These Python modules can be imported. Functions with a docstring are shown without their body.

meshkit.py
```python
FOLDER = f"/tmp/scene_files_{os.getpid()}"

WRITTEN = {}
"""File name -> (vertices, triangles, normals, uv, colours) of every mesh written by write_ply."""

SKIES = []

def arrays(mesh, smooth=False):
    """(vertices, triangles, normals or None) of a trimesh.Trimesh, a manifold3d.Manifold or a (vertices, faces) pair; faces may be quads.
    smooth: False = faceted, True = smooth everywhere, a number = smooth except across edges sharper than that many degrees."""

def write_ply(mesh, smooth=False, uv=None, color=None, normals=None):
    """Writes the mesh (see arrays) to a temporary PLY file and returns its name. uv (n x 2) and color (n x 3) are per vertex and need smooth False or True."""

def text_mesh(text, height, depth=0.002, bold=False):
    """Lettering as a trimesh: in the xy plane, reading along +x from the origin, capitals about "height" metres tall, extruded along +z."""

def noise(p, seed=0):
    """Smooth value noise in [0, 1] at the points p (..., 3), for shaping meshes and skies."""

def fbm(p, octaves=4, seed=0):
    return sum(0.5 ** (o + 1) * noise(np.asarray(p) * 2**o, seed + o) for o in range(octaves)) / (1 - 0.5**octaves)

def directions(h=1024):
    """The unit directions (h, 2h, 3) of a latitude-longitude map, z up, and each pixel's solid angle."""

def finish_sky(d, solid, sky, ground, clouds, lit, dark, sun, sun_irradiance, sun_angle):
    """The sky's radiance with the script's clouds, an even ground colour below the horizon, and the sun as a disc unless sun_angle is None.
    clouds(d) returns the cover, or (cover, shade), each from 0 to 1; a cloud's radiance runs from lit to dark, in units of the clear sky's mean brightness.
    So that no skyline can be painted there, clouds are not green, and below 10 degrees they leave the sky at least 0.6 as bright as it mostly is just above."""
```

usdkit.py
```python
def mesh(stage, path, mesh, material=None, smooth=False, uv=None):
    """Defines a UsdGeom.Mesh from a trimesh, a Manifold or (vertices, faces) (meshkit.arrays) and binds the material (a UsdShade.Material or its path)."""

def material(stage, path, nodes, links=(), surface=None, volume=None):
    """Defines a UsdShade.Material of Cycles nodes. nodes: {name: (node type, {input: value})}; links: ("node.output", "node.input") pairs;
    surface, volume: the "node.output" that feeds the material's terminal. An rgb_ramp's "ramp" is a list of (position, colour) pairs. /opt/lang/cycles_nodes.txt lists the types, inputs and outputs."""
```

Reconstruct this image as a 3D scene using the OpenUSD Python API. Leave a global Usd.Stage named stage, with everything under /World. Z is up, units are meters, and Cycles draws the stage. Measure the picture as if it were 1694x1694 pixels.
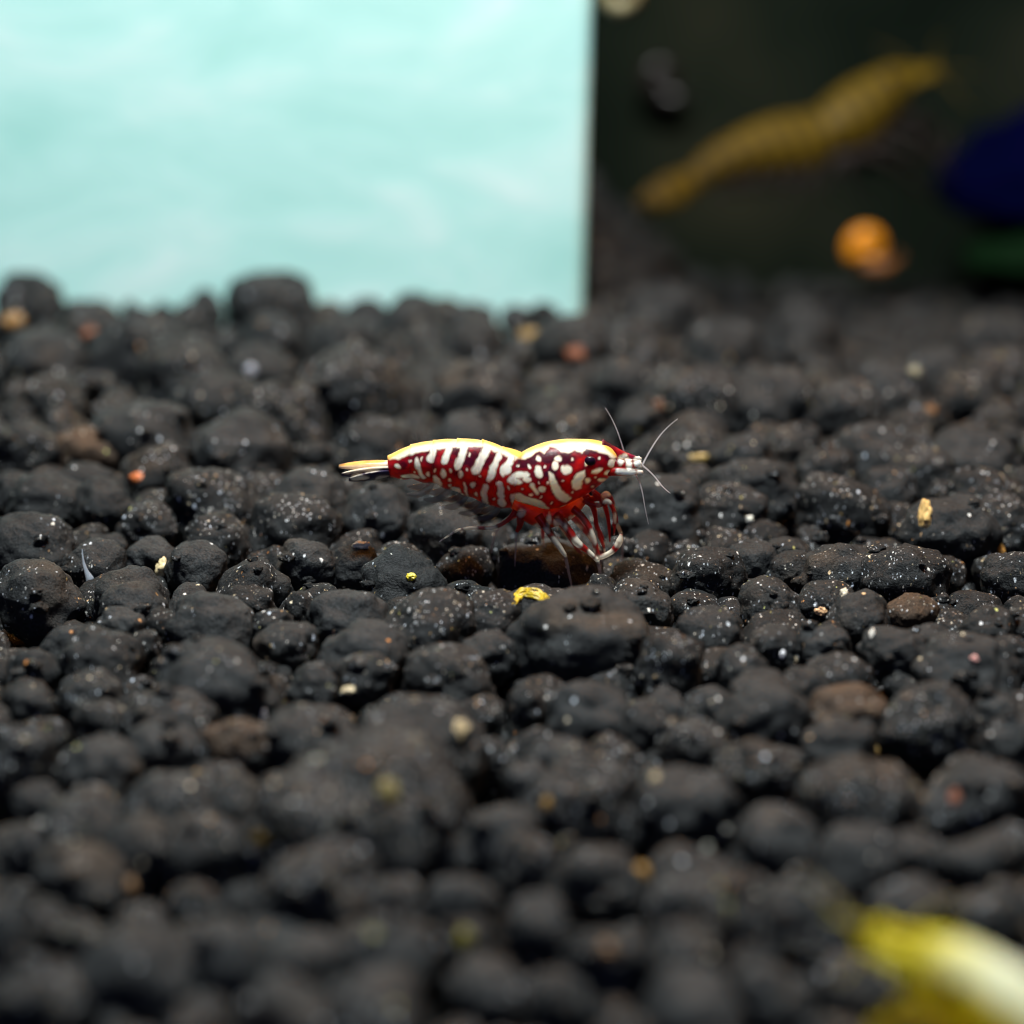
import math, random
import numpy as np
import trimesh, shapely
from shapely.geometry import Polygon, Point, LineString
from shapely import affinity
from scipy.interpolate import PchipInterpolator
from scipy.spatial import cKDTree
from pxr import Usd, UsdGeom, UsdLux, UsdShade, Gf, Sdf, Vt
import usdkit, meshkit

# ------------------------------------------------------------------ camera, lamps, exposure
stage = Usd.Stage.CreateInMemory()
UsdGeom.SetStageUpAxis(stage, 'Z'); UsdGeom.SetStageMetersPerUnit(stage, 1.0)
world = UsdGeom.Xform.Define(stage, '/World')
stage.SetDefaultPrim(world.GetPrim())
W = 1694.0
FPX = 4803.0                       # focal length in photo pixels (about 20 degrees)
PITCH = math.radians(18.0)
CAM = np.array([0.0, -0.2276, 0.0790])
FWD = np.array([0, math.cos(PITCH), -math.sin(PITCH)])
UPV = np.array([0, math.sin(PITCH), math.cos(PITCH)])
FOCUS = 0.2355
cam = UsdGeom.Camera.Define(stage, '/World/camera')
cam.CreateFocalLengthAttr(50.0)
cam.CreateHorizontalApertureAttr(50.0 * W / FPX)
cam.CreateVerticalApertureAttr(50.0 * W / FPX)
cam.CreateFStopAttr(8.2)
cam.CreateFocusDistanceAttr(FOCUS)
cam.CreateClippingRangeAttr(Gf.Vec2f(0.01, 20.0))
cam.CreateExposureAttr(0.3)
xf = cam.AddTransformOp()
m = Gf.Matrix4d(1.0)
R_ = np.array([1.0, 0, 0])
for i, row in enumerate((R_, UPV, -FWD)):
    m.SetRow(i, Gf.Vec4d(*row, 0))
m.SetRow(3, Gf.Vec4d(*CAM, 1)); xf.Set(m)


def lamp(name, pos, target, w, h, intensity, color):
    l = UsdLux.RectLight.Define(stage, '/World/' + name)
    l.CreateWidthAttr(w); l.CreateHeightAttr(h); l.CreateIntensityAttr(intensity)
    l.CreateColorAttr(Gf.Vec3f(*color))
    d = np.array(target, float) - np.array(pos, float); d /= np.linalg.norm(d)
    up = np.array([0, 1.0, 0]) if abs(d[2]) > .9 else np.array([0, 0, 1.0])
    r = np.cross(d, up); r /= np.linalg.norm(r); u = np.cross(r, d)
    M = Gf.Matrix4d(1.0)
    for i, row in enumerate((r, u, -d)):
        M.SetRow(i, Gf.Vec4d(*map(float, row), 0))
    M.SetRow(3, Gf.Vec4d(*map(float, pos), 1))
    l.AddTransformOp().Set(M)


# the aquarium's LED bar overhead, an added lamp for orange rims, an added blue fill for shadows
lamp('aquarium_light', (0.0, -0.014, 0.26), (0.0, 0.02, 0.0), 0.10, 0.03, 150.0, (0.96, 1.0, 0.985))
lamp('aquarium_light_rear', (0.03, 0.087, 0.125), (0.0, -0.03, 0.0), 0.22, 0.012, 24.0, (1.0, 0.36, 0.05))
lamp('room_light', (-0.12, -0.60, 0.22), (0.0, 0.0, 0.0), 0.30, 0.30, 1.1, (0.20, 0.30, 0.80))

# ------------------------------------------------------------------ helpers
rng = np.random.default_rng(20240611)
random.seed(7)
used = {}


def numbered(name):
    n = used.get(name, 0); used[name] = n + 1
    return name if n == 0 else f'{name}_{n:03d}'


def ray(px, py):
    d = FWD * FPX + R_ * (px - W / 2) + UPV * (W / 2 - py)
    return d / np.linalg.norm(d)


def on_z(px, py, z=0.0):
    d = ray(px, py); return CAM + d * ((z - CAM[2]) / d[2])


def on_y(px, py, y=0.0):
    d = ray(px, py); return CAM + d * ((y - CAM[1]) / d[1])


def project(p):
    q = np.asarray(p, float) - CAM
    dep = q @ FWD
    return W / 2 + FPX * (q @ R_) / dep, W / 2 - FPX * (q @ UPV) / dep, dep


def tag(prim, label=None, cat=None, group=None, kind=None):
    for k, v in (('label', label), ('category', cat), ('group', group), ('kind', kind)):
        if v: prim.SetCustomDataByKey(k, v)


def thing(name, label, cat, loc=(0, 0, 0), group=None):
    x = UsdGeom.Xform.Define(stage, '/World/' + numbered(name))
    x.AddTranslateOp().Set(Gf.Vec3d(*map(float, loc)))
    tag(x.GetPrim(), label, cat, group)
    return x


def put(name, parent, v, f, mat, color=None, label=None, smooth=True):
    """One mesh. parent: None (under /World) or a prim whose counter of names is its own; v in world coordinates."""
    if parent is None:
        path = '/World/' + numbered(name); o = np.zeros(3)
    else:
        pp = str(parent.GetPath()); o = origin.get(pp, np.zeros(3))
        key = pp + '/' + name; n = used.get(key, 0); used[key] = n + 1
        path = key if n == 0 else f'{key}_{n:03d}'
    origin[path] = o
    v = np.asarray(v, float) - o
    g = usdkit.mesh(stage, path, (v, f), MAT[mat], smooth=smooth)
    if color is not None:
        pv = UsdGeom.PrimvarsAPI(g).CreatePrimvar('displayColor', Sdf.ValueTypeNames.Color3fArray, 'vertex')
        pv.Set(Vt.Vec3fArray.FromNumpy(np.asarray(color, np.float32)))
    if label: g.GetPrim().SetCustomDataByKey('label', label)
    return g


origin = {}


def grid_faces(nu, nv, wrap_v=True):
    f = []
    i, j = np.meshgrid(np.arange(nu - 1), np.arange(nv if wrap_v else nv - 1), indexing='ij')
    j2 = (j + 1) % nv
    a, b, c, d = i * nv + j, i * nv + j2, (i + 1) * nv + j2, (i + 1) * nv + j
    return np.concatenate([np.stack([a, b, c], -1).reshape(-1, 3), np.stack([a, c, d], -1).reshape(-1, 3)])


def loft(rings):
    """rings: (nu, nv, 3) closed rings, both ends capped with a fan."""
    nu, nv, _ = rings.shape
    v = rings.reshape(-1, 3)
    f = grid_faces(nu, nv)
    c0, c1 = rings[0].mean(0), rings[-1].mean(0)
    v = np.vstack([v, c0, c1]); n0, n1 = len(v) - 2, len(v) - 1
    j = np.arange(nv); j2 = (j + 1) % nv
    f = np.vstack([f, np.stack([np.full(nv, n0), j2, j], -1), np.stack([np.full(nv, n1), (nu - 1) * nv + j, (nu - 1) * nv + j2], -1)])
    mesh = trimesh.Trimesh(v, f, process=False)
    if mesh.volume < 0: f = f[:, ::-1]
    return v, f


def tube(pts, rad, n=10, step=None, sub=8):
    pts = np.asarray(pts, float); rad = np.asarray(rad, float)
    t = np.concatenate([[0], np.cumsum(np.linalg.norm(np.diff(pts, axis=0), axis=1))])
    tt = np.linspace(0, t[-1], max(6, sub * (len(pts) - 1)))
    P = PchipInterpolator(t, pts)(tt); r = np.interp(tt, t, rad)
    d = np.gradient(P, axis=0); d /= np.linalg.norm(d, axis=1, keepdims=True)
    ref = np.array([0.13, 1.0, 0.21]); a = np.cross(d, ref); a /= np.linalg.norm(a, axis=1, keepdims=True); b = np.cross(d, a)
    th = np.linspace(0, 2 * np.pi, n, endpoint=False)
    rings = P[:, None] + r[:, None, None] * (np.cos(th)[None, :, None] * a[:, None] + np.sin(th)[None, :, None] * b[:, None])
    return loft(rings)


def join(parts):
    vs, fs, n = [], [], 0
    for v, f in parts:
        vs.append(v); fs.append(np.asarray(f) + n); n += len(v)
    return np.vstack(vs), np.vstack(fs)


# ------------------------------------------------------------------ materials
MAT = {}
usdkit_mat = usdkit.material


def mat(name, nodes, links=(), surface='p.BSDF', volume=None):
    MAT[name] = usdkit.material(stage, '/World/Looks/' + name, nodes, links, surface, volume)


def soil(name, dark, mid, brown, island):
    rnd = 'g.random_per_island' if island else 'oi.random'
    nodes = {
        'g': ('geometry', {}), 'oi': ('object_info', {}),
        'n1': ('noise_texture', {'scale': 420., 'detail': 4., 'roughness': .6}),
        'n2': ('noise_texture', {'scale': 5200., 'detail': 3., 'roughness': .65}),
        'n3': ('noise_texture', {'scale': 130., 'detail': 2.}),
        'v': ('voronoi_texture', {'scale': 1900., 'randomness': 1.}), 'v2': ('voronoi_texture', {'scale': 4300., 'randomness': 1.}),
        'wob': ('vector_math', {'math_type': 'multiply_add', 'vector2': (.00035, .00035, .00035)}), 'str': ('mapping', {'mapping_type': 'point', 'scale': (1.15, 1., .62)}),
        'sep2': ('separate_color', {}), 'cl': ('noise_texture', {'scale': 330., 'detail': 1.}), 'clr': ('map_range', {'from_min': .35, 'from_max': .68, 'to_min': .985, 'to_max': .68, 'clamp': True}),
        'mat0': ('map_range', {'from_min': 0., 'from_max': 1., 'to_min': -.10, 'to_max': .26}), 'mat_': ('math', {'math_type': 'add'}), 'pick2': ('math', {'math_type': 'greater_than'}), 'rad2': ('map_range', {'from_min': .0, 'from_max': .42, 'to_min': 1., 'to_max': 0., 'clamp': True}),
        'sp2': ('math', {'math_type': 'multiply'}), 'sp2b': ('math', {'math_type': 'multiply'}), 'spsum': ('math', {'math_type': 'maximum'}), 'dim': ('map_range', {'from_min': 0., 'from_max': 1., 'to_min': .04, 'to_max': .8}),
        'sep': ('separate_color', {}),
        'pick': ('math', {'math_type': 'greater_than', 'value2': .965}),
        'rad': ('map_range', {'from_min': .0, 'from_max': .34, 'to_min': 1., 'to_max': 0., 'clamp': True}),
        'spk0': ('math', {'math_type': 'multiply'}),
        'spk': ('math', {'math_type': 'multiply', 'use_clamp': True, 'value2': 2.2}),
        'tone': ('rgb_ramp', {'ramp': [(.25, dark), (.75, mid)]}),
        'brn': ('map_range', {'from_min': .60, 'from_max': .72, 'to_min': 0., 'to_max': .7, 'clamp': True}),
        'mb': ('mix_color', {'b': brown}),
        'rv': ('map_range', {'from_min': 0., 'from_max': 1., 'to_min': .65, 'to_max': 1.35}),
        'hv': ('hsv', {}),
        'grain': ('map_range', {'from_min': .3, 'from_max': .7, 'to_min': .35, 'to_max': 1.75}),
        'hg': ('hsv', {}),
        'sc': ('rgb_ramp', {'ramp': [(0., (.80, .78, .72)), (.55, (.62, .72, .85)), (.84, (.80, .66, .42)), (.93, (.62, .25, .06)), (1., (.5, .55, .2))]}),  # mineral specks, with glints painted in as pale base colour
        'ms': ('mix_color', {}),
        'rg': ('map_range', {'from_min': 0., 'from_max': 1., 'to_min': .62, 'to_max': .16}),
        'b1': ('bump', {'strength': .65, 'distance': .00028}),
        'b2': ('bump', {'strength': .6, 'distance': .0005}),
        'p': ('principled_bsdf', {'specular_ior_level': .16}),
    }
    links = [('g.position', x + '.vector') for x in ('n1', 'n2', 'n3', 'cl')] + [
        ('n2.color', 'wob.vector1'), ('g.position', 'wob.vector3'), ('wob.vector', 'str.vector'), ('str.vector', 'v.vector'), ('str.vector', 'v2.vector'),
        ('v2.color', 'sep2.color'), ('sep2.r', 'pick2.value1'), ('cl.fac', 'clr.value'), ('clr.result', 'mat_.value1'), (rnd, 'mat0.value'), ('mat0.result', 'mat_.value2'), ('mat_.value', 'pick2.value2'), ('v2.distance', 'rad2.value'), ('pick2.value', 'sp2.value1'), ('rad2.result', 'sp2.value2'), ('sep2.b', 'dim.value'), ('sp2.value', 'sp2b.value1'), ('dim.result', 'sp2b.value2'),
        ('v.color', 'sep.color'), ('sep.r', 'pick.value1'), ('v.distance', 'rad.value'),
        ('pick.value', 'spk0.value1'), ('rad.result', 'spk0.value2'), ('spk0.value', 'spsum.value1'), ('sp2b.value', 'spsum.value2'), ('spsum.value', 'spk.value1'),
        ('n1.fac', 'tone.fac'), ('n3.fac', 'brn.value'), ('brn.result', 'mb.fac'), ('tone.color', 'mb.a'),
        (rnd, 'rv.value'), ('rv.result', 'hv.value'), ('mb.result', 'hv.color'),
        ('n2.fac', 'grain.value'), ('grain.result', 'hg.value'), ('hv.color', 'hg.color'),
        ('sep.g', 'sc.fac'), ('spk.value', 'ms.fac'), ('hg.color', 'ms.a'), ('sc.color', 'ms.b'),
        ('spk.value', 'rg.value'), ('rg.result', 'p.roughness'),
        ('n2.fac', 'b1.height'), ('n1.fac', 'b2.height'), ('b1.normal', 'b2.normal'), ('b2.normal', 'p.normal'), ('ms.result', 'p.base_color')]
    mat(name, nodes, links)


soil('soil_grain_look', (.0102, .0115, .0123), (.0232, .0258, .0272), (.040, .031, .023), False)
soil('soil_mass_look', (.0102, .0115, .0123), (.0232, .0258, .0272), (.040, .031, .023), True)
soil('brown_grain_look', (.030, .022, .017), (.065, .042, .026), (.10, .05, .022), False)
mat('tank_floor_look', {'n': ('noise_texture', {'scale': 300.}), 'r': ('rgb_ramp', {'ramp': [(.3, (.006, .006, .006)), (.7, (.016, .015, .014))]}), 'p': ('principled_bsdf', {'roughness': .9})},
    [('n.fac', 'r.fac'), ('r.color', 'p.base_color')])
mat('back_wall_look', {'g': ('geometry', {}), 'n': ('noise_texture', {'scale': 26., 'detail': 3.}), 'n2': ('noise_texture', {'scale': 900., 'detail': 2.}),
                       'r': ('rgb_ramp', {'ramp': [(.3, (.003, .006, .004)), (.55, (.010, .014, .009)), (.75, (.026, .026, .016))]}),  # the water's milky haze painted into the wall as lighter blotches
                       'p': ('principled_bsdf', {'roughness': .9, 'specular_ior_level': .04})},
    [('g.position', 'n.vector'), ('n.fac', 'r.fac'), ('r.color', 'p.base_color')])
mat('panel_look', {'g': ('geometry', {}), 'mp': ('mapping', {'mapping_type': 'point', 'scale': (1., 1., 2.2)}), 'n': ('noise_texture', {'scale': 42., 'detail': 6., 'roughness': .66, 'distortion': .6}),
                   'r': ('rgb_ramp', {'ramp': [(.3, (.42, .79, .73)), (.50, (.53, .88, .83)), (.70, (.72, .95, .92))]}),
                   'b': ('bump', {'strength': .12, 'distance': .001}),
                   'p': ('principled_bsdf', {'roughness': .55, 'specular_ior_level': .3})},
    [('g.position', 'mp.vector'), ('mp.vector', 'n.vector'), ('n.fac', 'r.fac'), ('r.color', 'p.base_color'), ('n.fac', 'b.height'), ('b.normal', 'p.normal')])


def vcol(name, rough=.3, sss=.0, coat=.3, clear=0., transl=0., spec=.35):
    nodes = {'a': ('attribute', {'attribute': 'displayColor'}), 'g': ('geometry', {}),
             'n': ('noise_texture', {'scale': 3500., 'detail': 2.}), 'b': ('bump', {'strength': .18, 'distance': .00012}),
             'p': ('principled_bsdf', {'specular_ior_level': spec, 'roughness': rough, 'coat_weight': coat, 'coat_roughness': .2, 'subsurface_weight': sss, 'subsurface_scale': .0014, 'subsurface_radius': (1., .55, .35)})}
    links = [('a.color', 'p.base_color'), ('g.position', 'n.vector'), ('n.fac', 'b.height'), ('b.normal', 'p.normal')]
    surf = 'p.BSDF'
    if transl:
        nodes |= {'t': ('translucent_bsdf', {}), 'm1': ('mix_closure', {'fac': transl})}
        links += [('a.color', 't.color'), (surf, 'm1.closure1'), ('t.BSDF', 'm1.closure2')]; surf = 'm1.closure'
    if clear:
        nodes |= {'c': ('transparent_bsdf', {'color': (1., 1., 1.)}), 'm2': ('mix_closure', {'fac': clear})}
        links += [(surf, 'm2.closure1'), ('c.BSDF', 'm2.closure2')]; surf = 'm2.closure'
    mat(name, nodes, links, surf)


vcol('shell_look', .36, .5, .05, spec=.18)
vcol('tail_look', .3, 0., .1, clear=.15, transl=.15, spec=.3)
vcol('leg_look', .3, 0., .15, clear=.26, transl=.3, spec=.25)
vcol('clear_leg_look', .25, 0., .2, clear=.68, transl=.2)
vcol('gold_shell_look', .5, .15, .05, clear=.12, transl=.3)
vcol('far_shell_look', .6, .0, .0, clear=.12, transl=.3)
vcol('fleck_look', .4, 0., .3)
mat('eye_look', {'p': ('principled_bsdf', {'base_color': (.012, .003, .014), 'roughness': .32, 'specular_ior_level': .3})})
mat('feeler_look', {'p': ('principled_bsdf', {'base_color': (.50, .46, .48), 'roughness': .35}), 'c': ('transparent_bsdf', {'color': (1., 1., 1.)}), 'm': ('mix_closure', {'fac': .5})},
    [('p.BSDF', 'm.closure1'), ('c.BSDF', 'm.closure2')], 'm.closure')
mat('blue_look', {'p': ('principled_bsdf', {'base_color': (.0004, .0008, .016), 'roughness': .9, 'specular_ior_level': .02})})
mat('green_look', {'p': ('principled_bsdf', {'base_color': (.0005, .010, .0015), 'roughness': .8, 'specular_ior_level': .1})})


def snail_look(name, a, b):
    mat(name, {'g': ('geometry', {}), 'n': ('noise_texture', {'scale': 700., 'detail': 3.}), 'r': ('rgb_ramp', {'ramp': [(.3, a), (.7, b)]}), 'p': ('principled_bsdf', {'roughness': .35})},
        [('g.position', 'n.vector'), ('n.fac', 'r.fac'), ('r.color', 'p.base_color')])


snail_look('orange_shell_look', (.52, .17, .004), (.80, .32, .008))
snail_look('orange_foot_look', (.16, .06, .015), (.28, .11, .03))
snail_look('cream_shell_look', (.16, .13, .06), (.30, .26, .14))
snail_look('brown_shell_look', (.008, .006, .005), (.016, .011, .009))

# ------------------------------------------------------------------ the setting


def bed(x, y):
    """Height of the bed's mean surface: level in front, falling away at the back right."""
    s = np.clip((np.asarray(x) - 0.004) / 0.025, 0, 1) * np.clip((np.asarray(y) - 0.05) / 0.14, 0, 1)
    return -0.0235 * s


nx, ny = 80, 80
X, Y = np.meshgrid(np.linspace(-.13, .13, nx), np.linspace(-.135, .212, ny), indexing='ij')
Z = bed(X, Y) - .0075
v = np.stack([X, Y, Z], -1).reshape(-1, 3)
g = put('tank_floor', None, v, grid_faces(nx, ny, False), 'tank_floor_look'); tag(g.GetPrim(), kind='structure')
b = trimesh.creation.box([.42, .006, .17]); b.apply_translation([0, .2125, .04])
g = put('back_wall', None, b.vertices, b.faces, 'back_wall_look', smooth=False); tag(g.GetPrim(), kind='structure')

# the white panel: a thick slab with rounded edges, standing in the soil
E0, E1 = on_y(966, 480, .092), on_y(981, 0, .092)
def slab(x0, x1, y0, y1, z0, z1, r, lean):
    c = shapely.box(x0 + r, y0 + r, x1 - r, y1 - r).buffer(r, quad_segs=8)
    mm = trimesh.creation.extrude_polygon(c, z1 - z0); vv = mm.vertices.copy(); vv[:, 2] += z0
    vv[:, 0] += (vv[:, 2] - E0[2]) * lean
    return vv, mm.faces
lean = (E1[0] - E0[0]) / (E1[2] - E0[2])
v, f = slab(-.135, E0[0], .092, .112, -.012, .085, .0015, lean)
g = put('white_panel', None, v, f, 'panel_look', smooth=40)
tag(g.GetPrim(), 'tall pale cyan white panel standing in the soil behind the red shrimp', 'panel')

# ------------------------------------------------------------------ soil grains
# the grains that can be told apart in the photograph: middle, width, height of what shows (photo pixels), tile by tile
A, B = [], []
def tile(ox, oy, s, rows):
    for r in rows: A.append((ox + r[0] / s, oy + r[1] / s, r[2] / s, r[3] / s, r[4] if len(r) > 4 else None))
# lower left
tile(0, 950, 1.993, [(430,60,220,120),(410,150,160,90),(540,170,110,110),(690,150,270,180),(820,80,170,120),(900,150,150,80),(985,110,90,120),(950,235,190,160),(1140,130,240,160),
 (1200,260,270,200),(1430,170,300,220),(1640,150,200,200),(1480,340,280,240),(1610,270,180,160),(340,280,240,220),(485,230,80,100),(690,335,400,190),(300,390,210,140),(345,490,190,160),(100,430,130,130),
 (570,460,300,140),(560,560,250,180),(330,630,260,180),(60,640,240,300),(1050,370,160,160),(1185,330,200,160),(790,570,220,200,'brown'),(1020,520,300,150),(1390,520,420,210,'cream'),
 (1260,730,700,290,'long'),(785,765,195,190),(560,790,320,270),(240,860,280,200),(1430,910,180,190),(1640,920,230,270,'smooth'),(1100,1020,380,270),(650,920,300,270),(850,930,140,120),
 (270,1000,300,260),(470,920,250,250),(1270,1080,200,160),(1510,1090,240,190),(1290,1200,330,170),(460,1300,390,290),(230,1210,200,160),(70,1210,170,330),(130,1410,300,260),(740,1290,240,280),
 (1000,1290,290,220),(950,1430,300,180),(1240,1420,330,190),(1530,1210,170,150),(1610,1400,230,210),(120,740,150,120),(90,900,180,160)])
# lower right
tile(850, 950, 2.007, [(225,220,420,330,'big'),(420,115,200,170),(650,190,195,165),(510,310,210,240),(860,100,200,165),(1030,80,180,110),(1140,110,200,110),(870,240,160,145),(1030,240,170,140),
 (760,330,150,200),(880,380,230,140),(1070,345,210,160),(1260,250,220,170),(1390,230,150,130),(1500,290,320,200),(1590,185,165,150),(1320,110,160,100,'rust'),(1640,280,160,140),(1690,170,140,120),
 (40,430,110,130),(270,470,280,220),(430,510,160,170),(590,570,210,190),(830,490,270,260),(640,450,150,150),(920,400,170,180),(1110,450,250,170,'rust2'),(1395,500,320,270),(1600,445,130,100),
 (1660,550,200,160),(1080,570,240,190),(240,760,370,270),(560,770,350,260),(800,670,270,240),(1140,750,400,270),(1530,750,350,270),(150,610,200,150),(40,690,150,180),(20,960,210,250),
 (270,1030,290,270),(620,1130,350,290),(880,900,290,250),(1140,970,270,250),(1340,940,200,170),(1530,970,260,210),(980,1180,320,360),(80,1190,190,260),(320,1290,260,230),(600,1410,330,210),
 (560,1270,260,190),(850,1390,240,190),(1140,1380,280,230),(1640,910,160,150),(1330,1130,260,220),(1560,1150,240,200),(1450,1330,260,220)])
# upper left
tile(0, 400, 1.993, [(105,185,230,160,'ledge'),(890,205,290,190,'dome'),(1360,250,200,150),(620,245,80,90),(1560,310,200,120),(300,265,230,130),(480,285,200,110),(1140,310,190,110),(30,280,130,110,'orange'),
 (150,370,250,160),(420,350,260,170),(600,410,300,170),(850,430,200,170),(1150,460,400,210),(1560,480,270,170),(180,500,190,140),(730,510,270,170),(940,550,300,190),(440,610,340,170),
 (320,670,210,140,'tan'),(90,670,230,150),(800,670,340,210),(1230,670,260,190),(1540,630,230,130),(700,835,300,180),(530,750,220,150),(160,840,240,160),(330,870,200,170),(500,930,170,140),
 (710,990,220,190),(1030,840,240,180),(970,930,280,200),(1250,910,200,200),(110,990,260,190),(60,830,160,150),(320,1050,200,130),(510,1030,170,110),(650,1080,180,175),(1160,1070,130,140),(1030,1065,190,175),
 (830,1120,220,140),(1330,1110,260,190),(1460,960,240,180),(120,1150,270,180),(430,1165,220,110),(1600,820,240,150),(1400,840,200,140),(900,300,200,120)])
# upper right
tile(850, 400, 2.007, [(500,900,300,260),(130,1110,330,260,'ring'),(800,810,280,190),(690,900,230,210),(930,660,180,110),(760,710,200,130),(1090,870,290,200),(1240,830,190,150),(1200,700,270,150),(1500,700,270,160),
 (600,670,210,130),(420,600,160,150),(640,1085,230,150),(790,1065,170,150),(890,1040,140,110),(1060,1085,240,160),(1280,1090,290,180),(1450,970,300,250),(1600,940,230,210),(1560,840,250,170),(1650,1110,190,170),
 (600,490,300,170),(860,490,300,170),(1100,530,250,150),(700,340,290,160),(950,300,280,160),(1250,470,270,160),(1400,430,220,150),(1600,320,270,160),(1500,490,220,150),(200,320,260,150),(380,340,260,150),
 (62,1235,230,180),(500,220,270,150),(1630,470,300,230,'violet'),(380,450,220,130),(1050,740,200,120),(1330,740,220,150),(950,1100,150,130)])

P, RAD, ROT, FLAG, FIX = [], [], [], [], []
for cx, cy, w, h, flag in A:
    top = cy - h / 2
    rx = w / 2 * 1.07; ry = max(h / 2, .42 * w) * 1.14
    c = on_z(cx, top + ry, 0.)
    for _ in range(3):
        c = on_z(cx, top + ry, bed(c[0], c[1]) - .0002)
    dep = project(c)[2]; k = dep / FPX
    a, b_ = rx * k, ry * k
    if flag == 'ring': c = c + np.array([0, .0055, -.0022])
    P.append(c); RAD.append((a, .85 * (a * b_) ** .5 + .0003, b_ * .98)); FLAG.append(flag); FIX.append(True)
    ROT.append(trimesh.transformations.euler_matrix(rng.normal(0, .12), rng.normal(0, .14), rng.normal(0, .35))[:3, :3])
nA = len(P)
# grains between and under them
def scatter(z_off, gap, tries, rmean):
    pts = np.array(P); rr = np.array([np.mean(r) for r in RAD])
    new, newr = [], []
    tree = cKDTree(pts)
    for _ in range(int(tries * 1.2)):
        y = rng.uniform(-.105, .200); half = .026 + (y + .2276) * .192
        x = rng.uniform(-half, half)
        if x < E0[0] + .002 and .098 < y: continue
        r = float(np.clip(rng.lognormal(math.log(rmean), .22), .0013, .0040))
        q = np.array([x, y, bed(x, y) + z_off * r])
        ok = all(np.linalg.norm(pts[i] - q) > gap * (rr[i] + r) for i in tree.query_ball_point(q, .012))
        if ok and new:
            d = np.linalg.norm(np.array(new) - q, axis=1)
            ok = bool((d > gap * (np.array(newr) + r)).all())
        if ok: new.append(q); newr.append(r)
    for q, r in zip(new, newr):
        P.append(q); e = np.exp(rng.normal(0, .14, 3)); e /= e.prod() ** (1 / 3)
        RAD.append(tuple(r * e * (1.08, 1.0, .92))); FLAG.append(None); FIX.append(False)
        ROT.append(trimesh.transformations.random_rotation_matrix(rng.random(3))[:3, :3] if rng.random() < .4 else trimesh.transformations.euler_matrix(rng.normal(0, .3), rng.normal(0, .3), rng.uniform(0, 6))[:3, :3])
scatter(-.75, .93, 9000, .0023)
scatter(-2.0, .78, 7000, .0027)
scatter(-1.3, .80, 3000, .0017)
P = np.array(P); RM = np.array([np.mean(r) for r in RAD]); P0 = P.copy(); free = np.where(np.array(FIX), .45, 1.)
for it in range(30):
    t = cKDTree(P); pr = t.query_pairs(.0105, output_type='ndarray')
    d = P[pr[:, 1]] - P[pr[:, 0]]; L = np.linalg.norm(d, axis=1) + 1e-9
    over = np.maximum(0, .95 * (RM[pr[:, 0]] + RM[pr[:, 1]]) - L)
    mv = d / L[:, None] * (over * .22)[:, None]
    np.add.at(P, pr[:, 0], -mv * free[pr[:, 0]][:, None]); np.add.at(P, pr[:, 1], mv * free[pr[:, 1]][:, None])
    P[:nA] += .10 * (P0[:nA] - P[:nA]); P[nA:] += .04 * (P0[nA:] - P[nA:])

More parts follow.
